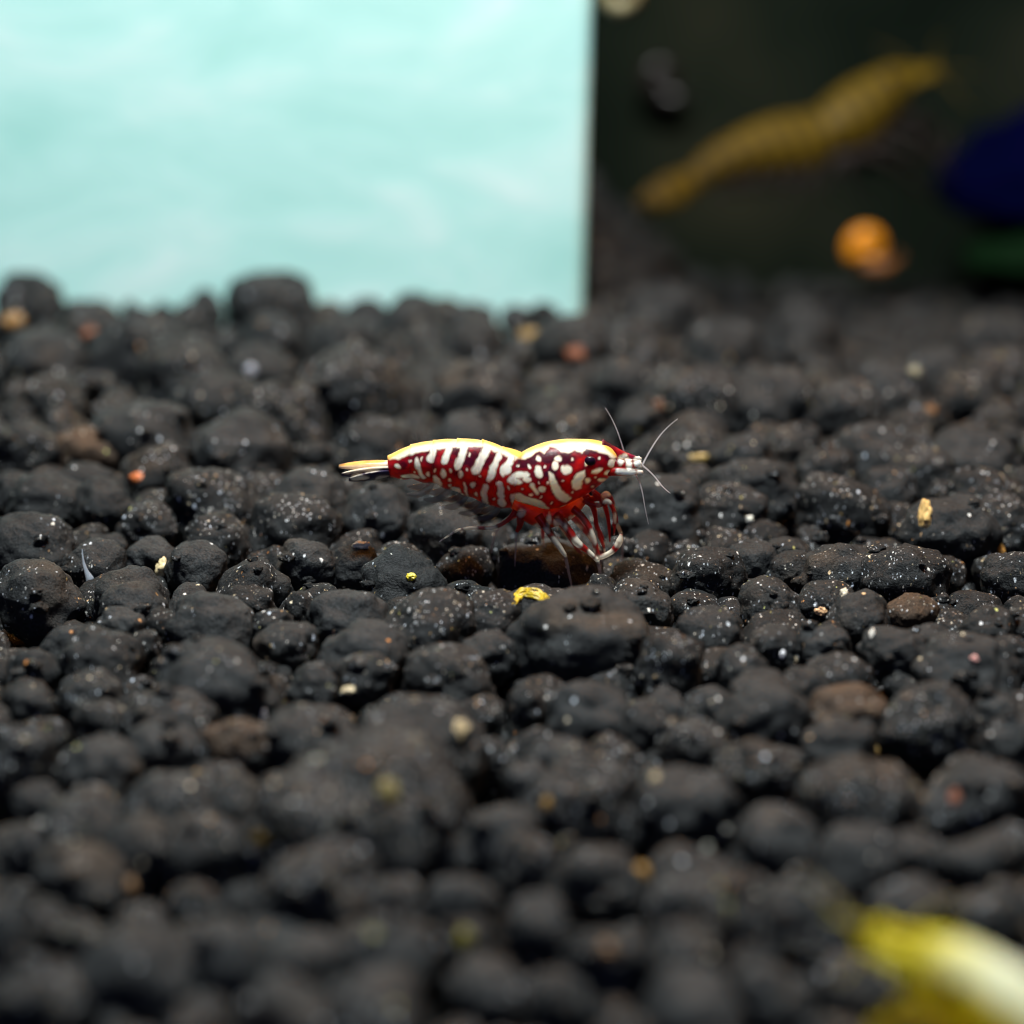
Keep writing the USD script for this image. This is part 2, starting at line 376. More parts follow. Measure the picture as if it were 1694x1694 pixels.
ICO = {k: trimesh.creation.icosphere(k) for k in (2, 3, 4)}
def grain_mesh(i, level):
    ico = ICO[level]; u = ico.vertices
    s = rng.uniform(0, 900, 3)
    e = 2.6 if FLAG[i] != 'smooth' else 4.5
    q = u / ((np.abs(u) ** e).sum(1) ** (1 / e))[:, None]; q = .45 * q + .55 * u
    rough = 1. if FLAG[i] != 'smooth' else .35
    n = 1 + rough * (.36 * (meshkit.noise(u * 1.25 + s, 1) - .5) + .20 * (meshkit.noise(u * 2.7 + s, 2) - .5))
    if level >= 3: n += rough * .065 * (meshkit.noise(u * 6.5 + s, 3) - .5)
    if level >= 4: n += rough * (.045 * (meshkit.noise(u * 13 + s, 4) - .5) + .022 * (meshkit.noise(u * 27 + s, 5) - .5))
    return (q * n[:, None] * np.array(RAD[i])) @ ROT[i].T + P[i], ico.faces

show = []
for i in range(len(P)):
    x, y, dep = project(P[i]); r = RM[i] * FPX / dep
    ins = max(0, min(W, x + r) - max(0, x - r)) * max(0, min(W, y + r) - max(0, y - r))
    low = 1.0 if (P[i][2] - bed(P[i][0], P[i][1])) > -.6 * RM[i] else .25
    show.append(ins * low * (1.5 if FLAG[i] else 1.))
order = np.argsort(-np.array(show), kind='stable')
single = set(int(k) for k in order[:300] if show[k] > 0)
special = {
    'brown': 'brownish soil grain with a rusty top, below the white glint at lower left',
    'cream': 'dark grain carrying a cream patch on its right shoulder, left of the black gap',
    'long': 'longest soil grain, a wide loaf with a yellowish patch in its middle',
    'smooth': 'smooth round grey grain without specks, lying in the blurred lower middle',
    'big': 'biggest sharp soil grain, with rusty spots, right under the red shrimp',
    'rust': 'reddish brown small grain in the sharp rows at the right',
    'rust2': 'rusty topped grain beside the large rounded grain over a black gap',
    'ledge': 'round grain on the skyline at the far left foot of the white panel',
    'dome': 'tallest dome shaped grain on the skyline before the white panel',
    'orange': 'grain with an orange tinge under the leftmost skyline lump',
    'tan': 'tan brown crumbly grain behind the left rows, lighter than all around it',
    'ring': 'dark brown grain with a yellow ring shaped mark under the red shrimp',
    'violet': 'large violet tinged blurred grain at the right edge of the far slope',
}
def zone(x, y):
    if y < 640:
        return ('blurred dark soil grain in the rows at the foot of the white panel', 'soil grains at the panel foot') if x < 975 else ('very blurred dark soil grain on the far slope before the dark back wall', 'soil grains on the far slope')
    if y < 850:
        return ('slightly soft dark soil grain level with the shrimp, on its tail side', 'soil grains on the tail side') if x < 800 else ('slightly soft dark soil grain level with the shrimp, on its head side', 'soil grains on the head side')
    if y < 1180:
        if x < 600: return ('sharp speckled dark soil grain in the rows left of the shrimp legs', 'sharp soil grains at the left')
        if x < 1130: return ('sharp speckled dark soil grain directly under or in front of the red shrimp', 'sharp soil grains under the shrimp')
        return ('sharp speckled dark soil grain in the rows right of the shrimp legs', 'sharp soil grains at the right')
    if y < 1440: return ('softly blurred dark soil grain between the sharp rows and the nearest ones', 'softly blurred nearer soil grains')
    return ('strongly blurred dark soil grain nearest to the viewer along the lower edge', 'nearest blurred soil grains')

MARKS = [('red shrimp tail tip', 565, 790), ('red shrimp face', 1062, 765), ('red shrimp feet', 1000, 935), ('red shrimp back', 780, 730), ('white panel corner', 966, 500), ('yellow shrimp tip', 1455, 1545),
         ('orange snail', 1440, 440), ('longest blurred grain', 632, 1310), ('smooth round grey grain', 838, 1415), ('biggest sharp grain', 962, 1065), ('dome on the skyline', 447, 505), ('tan crumbly grain', 160, 735), ('yellow algae crescent', 878, 985),
         ('bluish wisp', 148, 950), ('cream yellow chunk', 270, 940), ('amber and white chip', 1530, 855), ('orange red chip', 228, 790), ('whitish crust', 598, 902), ('yellow green chip', 681, 955), ('bright white dot', 1240, 860), ('white shiny drop', 436, 1182),
         ('cream patch', 762, 1206), ('golden orange bit', 430, 1384), ('pale amber bead', 1084, 1290), ('pink red bead', 1580, 1322), ('rusty chip', 862, 637), ('sharp orange chip', 1655, 910), ('pale translucent shred', 1172, 1410),
         ('brownish lower bead', 212, 1466), ('dull olive bead', 618, 1550), ('yellow green blurred bead', 770, 1553), ('dull orange blurred bead', 1005, 1572), ('amber bead', 1450, 1240), ('ochre lump at the edge', 22, 532), ('pinkish chip', 1612, 1090),
         ('bluish white speck', 414, 612), ('round white chip', 1294, 1082), ('cream sliver', 578, 1142), ('pale far speck', 1512, 615), ('rusty smear', 1090, 670), ('lower left corner', 60, 1660), ('lower edge middle', 600, 1694), ('grain over the black gap', 1540, 1200)]
SINGLE0 = single
ORD = ['next', 'second', 'third', 'fourth', 'fifth', 'sixth', 'seventh', 'eighth', 'ninth', 'tenth', 'eleventh', 'twelfth', 'thirteenth', 'fourteenth', 'fifteenth', 'sixteenth', 'seventeenth', 'eighteenth', 'nineteenth', 'twentieth']
COMPASS = ['right of', 'up and right of', 'above', 'up and left of', 'left of', 'down and left of', 'below', 'down and right of']
seen = []
for i in range(len(P)):
    if show[i] <= 0: continue
    x, y, dep = project(P[i])
    if i not in SINGLE0 and P[i][2] - bed(P[i][0], P[i][1]) < -.75 * RM[i]: continue
    d = [math.hypot(x - a, y - b) for _, a, b in MARKS]; k = int(np.argmin(d))
    sec = int(round(math.atan2(MARKS[k][2] - y, x - MARKS[k][1]) / (math.pi / 4))) % 8
    seen.append((k, sec, d[k], i))
PLACE = {}
for k, sec in sorted({q[:2] for q in seen}):
    for n, q in enumerate(sorted(q for q in seen if q[:2] == (k, sec))):
        PLACE[q[3]] = (ORD[min(n, 19)], COMPASS[sec], MARKS[k][0])
def own_label(i, x, y):
    asp = RAD[i][0] / RAD[i][2]; r = RM[i]
    size = 'large' if r > .0034 else 'small' if r < .0023 else 'middling'
    shape = 'wide' if asp > 1.45 else 'tall' if asp < .85 else 'rounded'
    if i not in PLACE: return None
    o, c, m_ = PLACE[i]
    return f'{size} {shape} soil grain, {o} {c} the {m_}'

WORLD_GRAINS, rest = [], []
for i in order:
    i = int(i); x, y, dep = project(P[i])
    if not (-250 < x < W + 250 and y < W + 330): continue
    if i in single:
        v, f = grain_mesh(i, 4 if 640 < y < 1420 else 3)
        g = put('soil_grain', None, v - P[i], f, 'brown_grain_look' if FLAG[i] in ('tan', 'brown', 'rust2', 'rust') else 'soil_grain_look')
        g.AddTranslateOp().Set(Gf.Vec3d(*map(float, P[i])))
        if FLAG[i] in special: tag(g.GetPrim(), special[FLAG[i]], 'soil grain')
        else:
            l, gr = zone(x, y); tag(g.GetPrim(), own_label(i, x, y) or l, 'soil grain', gr)
    else:
        v, f = grain_mesh(i, 3 if y > 600 and show[i] > 0 and P[i][2] > -.004 else 2); rest.append((v, f))
    WORLD_GRAINS.append((P[i], max(RAD[i]) * 1.25, v, f))
v, f = join(rest)
g = put('soil', None, v, f, 'soil_mass_look')
tag(g.GetPrim(), 'dark granular aquarium soil filling the gaps between the larger grains', 'soil', kind='stuff')


def hit(px, py):
    """First point of the soil along the pixel's ray, and the surface normal there."""
    d = ray(px, py); best, nrm = 1e9, None
    for c, r, v, f in WORLD_GRAINS:
        w = c - CAM; s = w @ d
        if np.linalg.norm(w - s * d) > r: continue
        a, b2, c2 = v[f[:, 0]], v[f[:, 1]], v[f[:, 2]]
        e1, e2 = b2 - a, c2 - a; pv = np.cross(d, e2); det = (e1 * pv).sum(1); det = np.where(abs(det) < 1e-18, 1e-18, det)
        tv = CAM - a; u = (tv * pv).sum(1) / det; qv = np.cross(tv, e1); vv = (d * qv).sum(1) / det; t = (e2 * qv).sum(1) / det
        ok = (u >= 0) & (vv >= 0) & (u + vv <= 1) & (t > 0)
        if ok.any():
            k = np.flatnonzero(ok)[np.argmin(t[ok])]
            if t[k] < best: best, nrm = t[k], np.cross(e1[k], e2[k]); nrm = nrm / np.linalg.norm(nrm)
    if nrm is None:
        p = on_z(px, py, -.004); return p, np.array([0, 0, 1.])
    if nrm @ d > 0: nrm = -nrm
    return CAM + d * best, nrm


crumbs = []
for _ in range(330):
    px, py = rng.uniform(-20, 1714), rng.uniform(540, 1600); p, n = hit(px, py)
    if n[2] < .15: continue
    rr = rng.uniform(.00022, .00062); sd = rng.uniform(0, 99, 3); u = ICO[2].vertices
    q = u * (.55 + .9 * meshkit.noise(u * 1.9 + sd, 3) + .35 * (meshkit.noise(u * 4 + sd, 4) - .5))[:, None] * (1.25, 1, .8)
    crumbs.append((p + n * rr * .3 + q * rr, ICO[2].faces))
v, f = join(crumbs)
g = put('soil_crumbs', None, v, f, 'soil_mass_look')
tag(g.GetPrim(), 'tiny dark broken crumbs of soil lying loose on the grains', 'soil crumbs', kind='stuff')


# ------------------------------------------------------------------ shrimps
# one body plan, drawn in the units of a close view of the red shrimp (2.823 to a photo pixel); S(X, Y, o): that point, o units towards the viewer's side
CARA_D = [(885,214),(930,186),(980,163),(1050,143),(1130,134),(1220,135),(1290,146),(1335,168),(1360,205)]
CARA_V = [(856,398),(905,424),(965,442),(1030,457),(1085,450),(1150,418),(1230,376),(1295,328),(1345,280)]
CARA_W = [92,110,122,128,126,116,96,70,38]
SEG_D = [(925,196),(835,172),(740,139),(625,131),(512,138),(405,156),(300,203)]
SEG_V = [(862,452),(772,438),(692,405),(610,374),(510,336),(402,314),(312,308)]
SEG_W = [96,102,100,94,84,68,44]


def ell(cx, cy, rx, ry, ang=0):
    return affinity.rotate(affinity.scale(Point(cx, cy).buffer(1, 12), rx, ry), ang, origin=(cx, cy))


def bar(pts, r): return LineString(pts).buffer(r, 6)


top_abd = Polygon([(270,100),(270,212),(335,215),(380,192),(440,176),(470,170),(500,162),(545,158),(600,150),(650,153),(700,148),(760,162),(800,178),(850,196),(890,206),(930,204),(930,80)])
lobes = [bar([(500,165),(488,203)],15), bar([(575,150),(552,210)],14), bar([(645,150),(627,200),(613,232)],15), bar([(748,160),(720,212),(696,250)],18), bar([(806,190),(775,250),(760,282)],13), bar([(862,205),(838,242),(824,258)],15)]
top_car = Polygon([(880,100),(880,210),(925,205),(958,192),(990,170),(1015,178),(1040,152),(1075,154),(1095,168),(1125,172),(1160,160),(1192,172),(1212,158),(1255,166),(1285,176),(1310,186),(1340,205),(1362,205),(1362,100)])
spots = [ell(335,243,13,9), ell(425,225,13,26), bar([(430,240),(455,295)],9), ell(478,275,8,13), ell(395,293,46,13), ell(548,268,13,21), ell(520,312,16,34,-28), ell(577,300,6,8), ell(628,268,10,18), ell(685,320,13,15),
 ell(605,355,26,16,12), bar([(645,310),(652,350),(662,395)],5), ell(768,268,17,34,25), bar([(745,325),(735,355),(742,420)],13), bar([(808,310),(818,370)],15), ell(820,408,19,30,-12), ell(838,245,28,22,-20),
 ell(905,270,45,14,-8), ell(868,292,20,20), ell(890,302,24,14), ell(935,285,20,13), ell(990,250,18,27,-15), ell(990,196,9,8), ell(1068,222,15,17), ell(1080,195,15,10), ell(1120,240,23,20), ell(1105,230,10,10), ell(945,232,8,8),
 bar([(955,312),(982,348)],10), ell(1005,330,18,17), Polygon([(1042,252),(1058,262),(1075,305),(1105,345),(1138,385),(1118,404),(1085,385),(1058,340),(1046,300)]).buffer(4),
 Polygon([(1200,246),(1170,256),(1146,290),(1148,322),(1165,340),(1184,330),(1188,295),(1206,268)]).buffer(3), ell(1215,295,14,16), ell(1262,250,26,10,-12), ell(1288,306,24,10,25), ell(1310,270,17,13), ell(1330,226,17,22),
 Polygon([(862,366),(905,358),(955,380),(1000,392),(1035,432),(1045,470),(1022,462),(985,430),(935,412),(870,418)]).buffer(3), ell(1116,446,22,20), ell(955,360,8,7), ell(1240,335,8,6), ell(1035,300,6,6), ell(700,370,6,9), ell(580,330,7,9)]
head_spots = [ell(1375,220,12,15), ell(1410,238,13,22,-15), ell(1456,228,20,20), bar([(1360,264),(1430,270)],11), ell(1462,270,18,15), ell(1390,205,12,7)]
leg_spots = [ell(615,532,17,18), ell(675,524,32,14), ell(770,522,27,19), ell(912,462,20,14), ell(980,535,15,20), ell(1025,528,15,15), ell(1080,512,20,32), ell(1112,515,9,25), bar([(1065,570),(1090,600),(1112,628)],17), ell(1168,575,28,28),
 ell(1243,558,15,36,-15), ell(1235,622,16,20), bar([(1262,655),(1290,660),(1322,628)],17), ell(1365,578,26,30), ell(1308,402,22,14), ell(1345,480,10,25), ell(1150,490,18,10), ell(1040,490,12,22), ell(1010,640,16,14), ell(1205,720,20,18), ell(1278,762,24,16), ell(565,565,14,10)]
tail_spots = [Polygon([(55,262),(100,236),(200,226),(300,222),(300,255),(220,262),(150,268),(90,275)]), ell(160,292,44,13), ell(262,308,30,20)]
prng = np.random.default_rng(5)
core = shapely.union_all([top_abd, top_car, *lobes, *spots]); specks = []
for _ in range(700):                      # the fine dots between the larger marks
    x_, y_ = prng.uniform(330, 1340), prng.uniform(150, 450)
    e_ = ell(x_, y_, prng.uniform(3, 6.5), prng.uniform(3.5, 9), prng.uniform(-40, 40))
    if shapely.distance(core, e_) > 9 and all(shapely.distance(q, e_) > 48 for q in specks): specks.append(e_)
PATTERN = shapely.union_all([*specks, top_abd, top_car, *lobes, *spots]); HEADS = shapely.union_all(head_spots); LEGS = shapely.union_all(leg_spots); TAILS = shapely.union_all(tail_spots)
CREAM = np.array((.86, .80, .66)); RED = np.array((.60, .006, .001)); MAROON = np.array((.030, .001, .008)); CLEARC = np.array((.20, .17, .19))


def galaxy(uv, region, wv, base=None, edge=5.0):
    """Cream marks on red for points drawn at uv (wv: 3-D points for the irregular edge)."""
    q = uv + 9 * (np.stack([meshkit.noise(wv * 1700, 11), meshkit.noise(wv * 1700, 12)], -1) - .5) + 5 * (np.stack([meshkit.noise(wv * 4200, 13), meshkit.noise(wv * 4200, 14)], -1) - .5)
    pts = shapely.points(q); shapely.prepare(region)
    inside = shapely.contains(region, pts)
    d = shapely.distance(shapely.boundary(region), pts); d = np.where(inside, -d, d)
    k = np.clip(.5 - d / (2 * edge), 0, 1)[:, None]
    n = meshkit.fbm(wv * 900, 3, 5)[:, None]
    if base is None:
        low = np.clip((uv[:, 1:2] - 185) / 180, 0, 1)
        m_ = np.clip(.02 + .85 * low + 1.7 * (n - .5), 0, 1)  # redder towards the belly: own colour plus painted-in light through the shell
        base = MAROON * (1 - m_) + RED * m_
        base = base + np.clip((n - .58) * 3, 0, 1) * low * np.array((.16, .03, .0))
    halo = np.exp(-np.maximum(d, 0) / 11)[:, None] * .9
    base = base * (1 - halo) + MAROON * halo
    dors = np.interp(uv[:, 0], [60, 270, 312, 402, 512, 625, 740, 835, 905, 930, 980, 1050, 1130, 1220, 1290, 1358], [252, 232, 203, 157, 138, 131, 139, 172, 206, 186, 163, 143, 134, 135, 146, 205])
    rim_glow = np.exp(-np.maximum(uv[:, 1] - dors, 0) / (4 + 11 * meshkit.noise(wv * 1300, 17)))[:, None] * .92 if region is not LEGS and region is not HEADS else np.zeros((len(uv), 1))  # orange fringe of light along the back, painted into the cream
    cream = (CREAM * (1 - rim_glow) + np.array((.82, .38, .03)) * rim_glow) * (.86 + .28 * meshkit.fbm(wv * 2500, 2, 8)[:, None])
    return base * (1 - k) + np.minimum(cream, .90) * k


def shrimp(name, label, loc, S, paint, shell='shell_look', legm='leg_look', res=1., legs=True, group=None, unit=1.78e-5, fan=1.):
    t = thing(name, label, 'shrimp', loc, group); origin[str(t.GetPath())] = np.array(loc, float)
    def P3(uv, o): return np.stack([S(a[0], a[1], b) for a, b in zip(uv, o)])
    def body(Dl, Vl, Wl, nu, nv, flare=None, cap=True):
        s = np.linspace(0, 1, len(Dl)); ss = np.linspace(0, 1, nu)
        D, V, Wd = (PchipInterpolator(s, np.array(x, float))(ss) for x in (Dl, Vl, Wl))
        if flare is not None: sc = flare(ss)
        else: sc = np.ones(nu)
        th = np.linspace(0, 2 * np.pi, nv, endpoint=False) + np.pi / 2
        mid = (D + V) / 2; hh = (D - V) / 2
        uv = mid[:, None] + hh[:, None] * (np.sin(th) * 1.0)[None, :, None] * sc[:, None, None]
        low = np.clip(-np.sin(th), 0, 1)
        o = Wd[:, None] * np.cos(th)[None] * (1 - .22 * low ** 1.5)[None] * sc[:, None]
        v = S(uv[..., 0].ravel(), uv[..., 1].ravel(), o.ravel()).reshape(nu, nv, 3)
        v, f = loft(v)
        uvf = np.vstack([uv.reshape(-1, 2), uv[0].mean(0), uv[-1].mean(0)])
        return v, f, uvf
    k = lambda n: max(8, int(n * res))
    v, f, uv = body(CARA_D, CARA_V, CARA_W, k(170), k(200), lambda s: 1 + .012 * np.exp(-((s - .03) / .03) ** 2) - .10 * np.clip((s - .96) / .04, 0, 1) ** 2)
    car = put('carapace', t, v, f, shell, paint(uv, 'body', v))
    for i in range(6):
        D = [SEG_D[i], tuple(np.add(SEG_D[i], SEG_D[i + 1]) / 2 + (0, -3)), SEG_D[i + 1], tuple(np.array(SEG_D[i + 1]) * 1.14 - np.array(SEG_D[i]) * .14)]
        V = [SEG_V[i], tuple(np.add(SEG_V[i], SEG_V[i + 1]) / 2 + (0, 9)), SEG_V[i + 1], tuple(np.array(SEG_V[i + 1]) * 1.14 - np.array(SEG_V[i]) * .14)]
        Wd = [SEG_W[i], (SEG_W[i] + SEG_W[i + 1]) / 2 + 3, SEG_W[i + 1] + 2, SEG_W[i + 1] + 1]
        v, f, uv = body(D, V, Wd, k(52), k(150), lambda s: .965 + .047 * np.clip(s / .85, 0, 1) ** .7 - .05 * np.clip((s - .9) / .1, 0, 1) ** 2)
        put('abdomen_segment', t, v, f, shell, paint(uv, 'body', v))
    # tail fan: telson and four blades
    def blade(name, a, c, w, th, o0, o1, tilt=0.):
        n, mth = k(60), k(40); s = np.linspace(0, 1, n); ph = np.linspace(0, 2 * np.pi, mth, endpoint=False)
        prof = np.sin(np.pi * np.clip(.14 + .80 * s, 0, 1)) ** .6
        cu = np.array(a, float)[None] * (1 - s[:, None]) + np.array(c, float)[None] * s[:, None]; co = o0 + (o1 - o0) * s
        uv = np.stack([np.broadcast_to(cu[:, :1], (n, mth)), cu[:, 1:] + th * prof[:, None] * np.sin(ph)[None] + tilt * w * prof[:, None] * np.cos(ph)[None]], -1)
        o = co[:, None] + w * prof[:, None] * np.cos(ph)[None]
        v, f = loft(S(uv[..., 0].ravel(), uv[..., 1].ravel(), o.ravel()).reshape(n, mth, 3))
        uvf = np.vstack([uv.reshape(-1, 2), uv[0].mean(0), uv[-1].mean(0)])
        return put(name, t, v, f, 'tail_look' if legs else shell, paint(uvf, 'tail', v))
    ft = fan
    blade('telson', (322,246), (58,258), 30, 20 * ft, 0, 0)
    blade('uropod', (308,268), (74,284), 30, 19 * ft, 14, 44, -.65); blade('uropod', (308,266), (76,276), 30, 16 * ft, -16, -60, .4)
    blade('uropod', (304,282), (108,302), 30, 18 * ft, 20, 60, -.65); blade('uropod', (304,282), (112,296), 28, 15 * ft, -24, -84, .4)
    # head: rostrum, eyes, feelers' bases
    def limb(name, par, pts, rad, m_, region, nn=10, sub=8):
        pts = np.array(pts, float); rad = np.array(rad, float) * (.84 if 'leg' in name and name != 'leg_base' else 1.)
        v, f = tube(np.column_stack([pts[:, 0], pts[:, 1], pts[:, 2]]), rad, max(6, int(nn * min(1, res + .2))), sub=max(4, int(sub * min(1, res + .2))))
        w3 = S(v[:, 0], v[:, 1], v[:, 2])
        return put(name, par, w3, f, m_, paint(v[:, :2], region, w3))
    limb('rostrum', t, [(1280,160,0),(1340,188,0),(1400,208,0),(1472,222,0)], [30,24,14,4], shell, 'head', 12, 14)
    for sgn in (1, -1):
        n = trimesh.creation.icosphere(3); vv = n.vertices * (26, 23, 18) + (1228, 206, sgn * 92)
        put('eye', t, S(vv[:, 0], vv[:, 1], vv[:, 2]), n.faces, 'eye_look')
        limb('antennule_base', t, [(1325,232,sgn*26),(1370,240,sgn*30),(1420,246,sgn*30),(1468,230,sgn*32)], [20,22,17,13], shell, 'head', 12, 14)
        limb('antenna_scale', t, [(1315,272,sgn*40),(1370,266,sgn*52),(1430,270,sgn*50),(1476,272,sgn*44)], [20,20,15,8], shell, 'head', 12, 14)
    fl = [[(1395,215,-8),(1370,130,-20),(1345,70,-40),(1305,5,-70)], [(1470,245,20),(1520,280,50),(1570,330,90),(1600,350,110)], [(1440,280,34),(1470,350,60),(1485,430,80),(1500,500,90)], [(1475,265,-30),(1520,200,-80),(1570,145,-130),(1650,88,-180)]]
    for p in fl: limb('antenna', t, p, [4.2,3.0,2.2,1.2], 'feeler_look' if legs else legm, 'head', 6, 10)
    if not legs: res_ = .4
    # walking legs (upper part, thin clear tip), then the mouth legs
    LEGP = [  # points (X, Y, towards viewer), radii, number of points of the upper part
        ([(885,450,50),(835,498,62),(765,524,70),(690,522,72),(612,534,72),(560,566,74),(530,585,76)], [18,12,11,9,7,4,2.4], 5),
        ([(905,455,40),(905,505,52),(888,545,60),(884,620,60),(880,705,62)], [24,20,9,6,3], 3),
        ([(990,470,60),(1045,545,90),(1085,600,100),(1112,640,102),(1130,720,106),(1148,806,108)], [26,20,16,12,7,4], 4),
        ([(1070,465,60),(1130,525,95),(1168,578,110),(1215,615,112),(1262,660,112),(1275,720,112),(1280,770,112)], [24,20,22,14,12,8,6], 5),
        ([(1150,440,50),(1215,500,80),(1243,560,95),(1275,650,98),(1325,628,98),(1366,575,96),(1372,545,96)], [22,18,16,14,14,20,8], 7),
        ([(900,455,-40),(960,515,-70),(1010,545,-85),(1012,640,-90),(1030,720,-90)], [20,16,13,8,4], 4),
        ([(930,470,-50),(850,530,-80),(790,600,-90),(770,690,-90)], [18,14,8,4], 2),
        ([(1010,470,-60),(1080,540,-85),(1150,640,-95),(1205,720,-95),(1215,780,-95)], [22,16,11,10,5], 4),
        ([(1100,460,-50),(1190,560,-80),(1240,625,-90),(1290,700,-90),(1278,770,-90)], [22,16,12,10,8], 4),
        ([(1200,430,-30),(1290,420,-50),(1345,480,-60),(1355,540,-60),(1385,640,-60),(1380,720,-60)], [18,16,12,12,9,6], 4)]
    for pts, rad, n in LEGP:
        L = limb('leg', t, pts[:n], rad[:n], legm, 'leg', 12, 14)
        if n < len(pts): limb('leg_tip', L.GetPrim(), pts[n - 1:], rad[n - 1:], 'clear_leg_look' if legs else legm, 'tip', 8, 8)
    for sgn in (1, -1):
        limb('mouth_leg', t, [(1200,405,30*sgn),(1270,425,48*sgn),(1308,402,55*sgn),(1345,478,58*sgn),(1340,560,58*sgn)], [16,14,14,10,5], legm, 'leg', 10, 12)
        limb('mouth_leg', t, [(1215,400,26*sgn),(1252,468,40*sgn),(1262,540,52*sgn),(1292,612,56*sgn),(1300,660,56*sgn)], [15,13,11,8,3], legm, 'leg', 10, 12)
        limb('mouth_leg', t, [(1245,380,20*sgn),(1298,436,30*sgn),(1318,520,40*sgn),(1322,596,44*sgn)], [13,12,10,4], legm, 'leg', 10, 12)
        for j, (bx, by) in enumerate([(805,432),(735,408),(655,378),(575,345),(495,320)]):
            limb('swimmeret', t, [(bx,by,40*sgn),(bx-28,by+34,50*sgn),(bx-70,by+52,56*sgn),(bx-118,by+50,58*sgn)], [16,19,17,5], 'clear_leg_look' if legs else legm, 'swim', 10, 8)
    limb('leg_base', t, [(870,425,0),(940,462,0),(1020,490,0),(1110,470,0),(1200,415,0)], [26,52,58,48,20], shell, 'leg', 24, 24)
    return t


def red_paint(uv, part, v):
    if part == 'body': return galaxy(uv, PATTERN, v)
    if part == 'tail': return galaxy(uv, TAILS, v, base=np.array([[.03, .035, .09]]) + np.zeros((len(uv), 3)))
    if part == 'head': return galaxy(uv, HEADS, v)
    if part == 'leg':
        k = np.clip((uv[:, 1:2] - 620) / 120, 0, 1); k = np.maximum(k, np.clip((800 - uv[:, :1]) / 120, 0, 1) * .5)
        return galaxy(uv, LEGS, v, base=np.array((.46, .010, .005)) * (1 - k) + CLEARC * k)
    if part == 'tip': return galaxy(uv, LEGS, v, base=np.array([[.30, .27, .32]]) + np.zeros((len(uv), 3)))
    return np.array([[.10, .085, .08]]) + .06 * meshkit.noise(v * 2500, 3)[:, None] * np.array([[1, .7, .6]])


U = 1 / 2.823
def S_red(X, Y, o):
    X, Y, o = np.broadcast_arrays(*map(lambda a: np.asarray(a, float), (X, Y, o)))
    px, py = 540 + X * U, 680 + Y * U
    d = FWD * FPX + (px - W / 2)[..., None] * R_ + (W / 2 - py)[..., None] * UPV
    p = CAM + d * ((0 - CAM[1]) / d[..., 1])[..., None]
    p = p.copy(); p[..., 1] -= o * 1.78e-5
    return p
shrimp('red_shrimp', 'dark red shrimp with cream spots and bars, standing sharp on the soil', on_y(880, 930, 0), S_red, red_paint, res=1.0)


def placed(x0, x1, dep0, dep1, roll=0., bend=0., unit=None, slim=1., Xa=60., Xb=1475., Yref=300.):
    """A map of the body plan that brings (Xa, Yref) to pixel x0 at depth dep0 and (Xb, Yref) to x1 at dep1."""
    def at(p, dep):
        d = FWD * FPX + R_ * (p[0] - W / 2) + UPV * (W / 2 - p[1]); return CAM + d * (dep / FPX)
    a, b = at(x0, dep0), at(x1, dep1); ex = (b - a) / (Xb - Xa); u = np.linalg.norm(ex)
    dx = ex / u; side = -FWD - dx * (-FWD @ dx); side /= np.linalg.norm(side); up = np.cross(side, dx)
    if up @ UPV < 0: up, side = -up, -side
    c, s = math.cos(roll), math.sin(roll); side, up = c * side - s * up, c * up + s * side
    def S(X, Y, o):
        X, Y, o = np.broadcast_arrays(*map(lambda q: np.asarray(q, float), (X, Y, o)))
        tt = (X - Xa) / (Xb - Xa)
        return a + (X - Xa)[..., None] * ex + ((Yref - Y) * slim + bend * 4 * tt * (1 - tt))[..., None] * u * up + (o * u * slim)[..., None] * side
    return S, (a + b) / 2


def plain_paint(lo, hi, stripe=None, legc=None, bands=0.):
    def paint(uv, part, v):
        n = meshkit.fbm(v * 700, 3, 21)[:, None]
        c = np.array(lo) * (1 - n) + np.array(hi) * n
        if part in ('leg', 'tip', 'swim') and legc is not None: c = np.array(legc) * (.7 + .6 * n)
        if bands and part in ('body', 'tail'): c = c * (1 - bands * .5 * (1 + np.sin(uv[:, :1] / 13. + 3 * n)) * np.clip((uv[:, 1:2] - 120) / 90, .25, 1))
        if stripe is not None and part in ('body', 'tail'):
            top = np.interp(uv[:, 0], [60, 270, 400, 512, 625, 740, 925, 1050, 1220, 1360], [262, 238, 156, 138, 131, 139, 196, 143, 135, 205])
            k = np.clip(1 - (uv[:, 1] - top - 30 - 26 * (meshkit.noise(v * 900, 4) - .5)) / 24, 0, 1)[:, None]
            if part == 'tail': k = k * np.clip((uv[:, :1] - 120) / 60, 0, 1)
            else: k = k * np.clip((1345 - uv[:, :1]) / 190, 0, 1)
            c = c * (1 - k) + np.array(stripe) * k
        return c
    return paint


S, o = placed((1064, 350), (1556, 130), .386, .400, slim=.84)
shrimp('yellow_brown_shrimp', 'blurred golden brown shrimp swimming before the dark back wall', o, S,
       plain_paint((.12, .075, .002), (.25, .16, .005), bands=.6, legc=(.012, .007, .005)), 'far_shell_look', 'far_shell_look', res=.4, legs=False, fan=3.0)
S, o = placed((1440, 1540), (2305, 2055), .154, .146, roll=-.55, bend=0, Xa=1475., Xb=60., Yref=250.)
shrimp('yellow_shrimp', 'bright yellow shrimp with a pale back stripe, cut off by the lower corner', o, S,
       plain_paint((.62, .52, .003), (.84, .74, .012), stripe=(.90, .95, .66), legc=(.40, .32, .008)), 'gold_shell_look', 'gold_shell_look', res=.5, legs=False, fan=2.6)
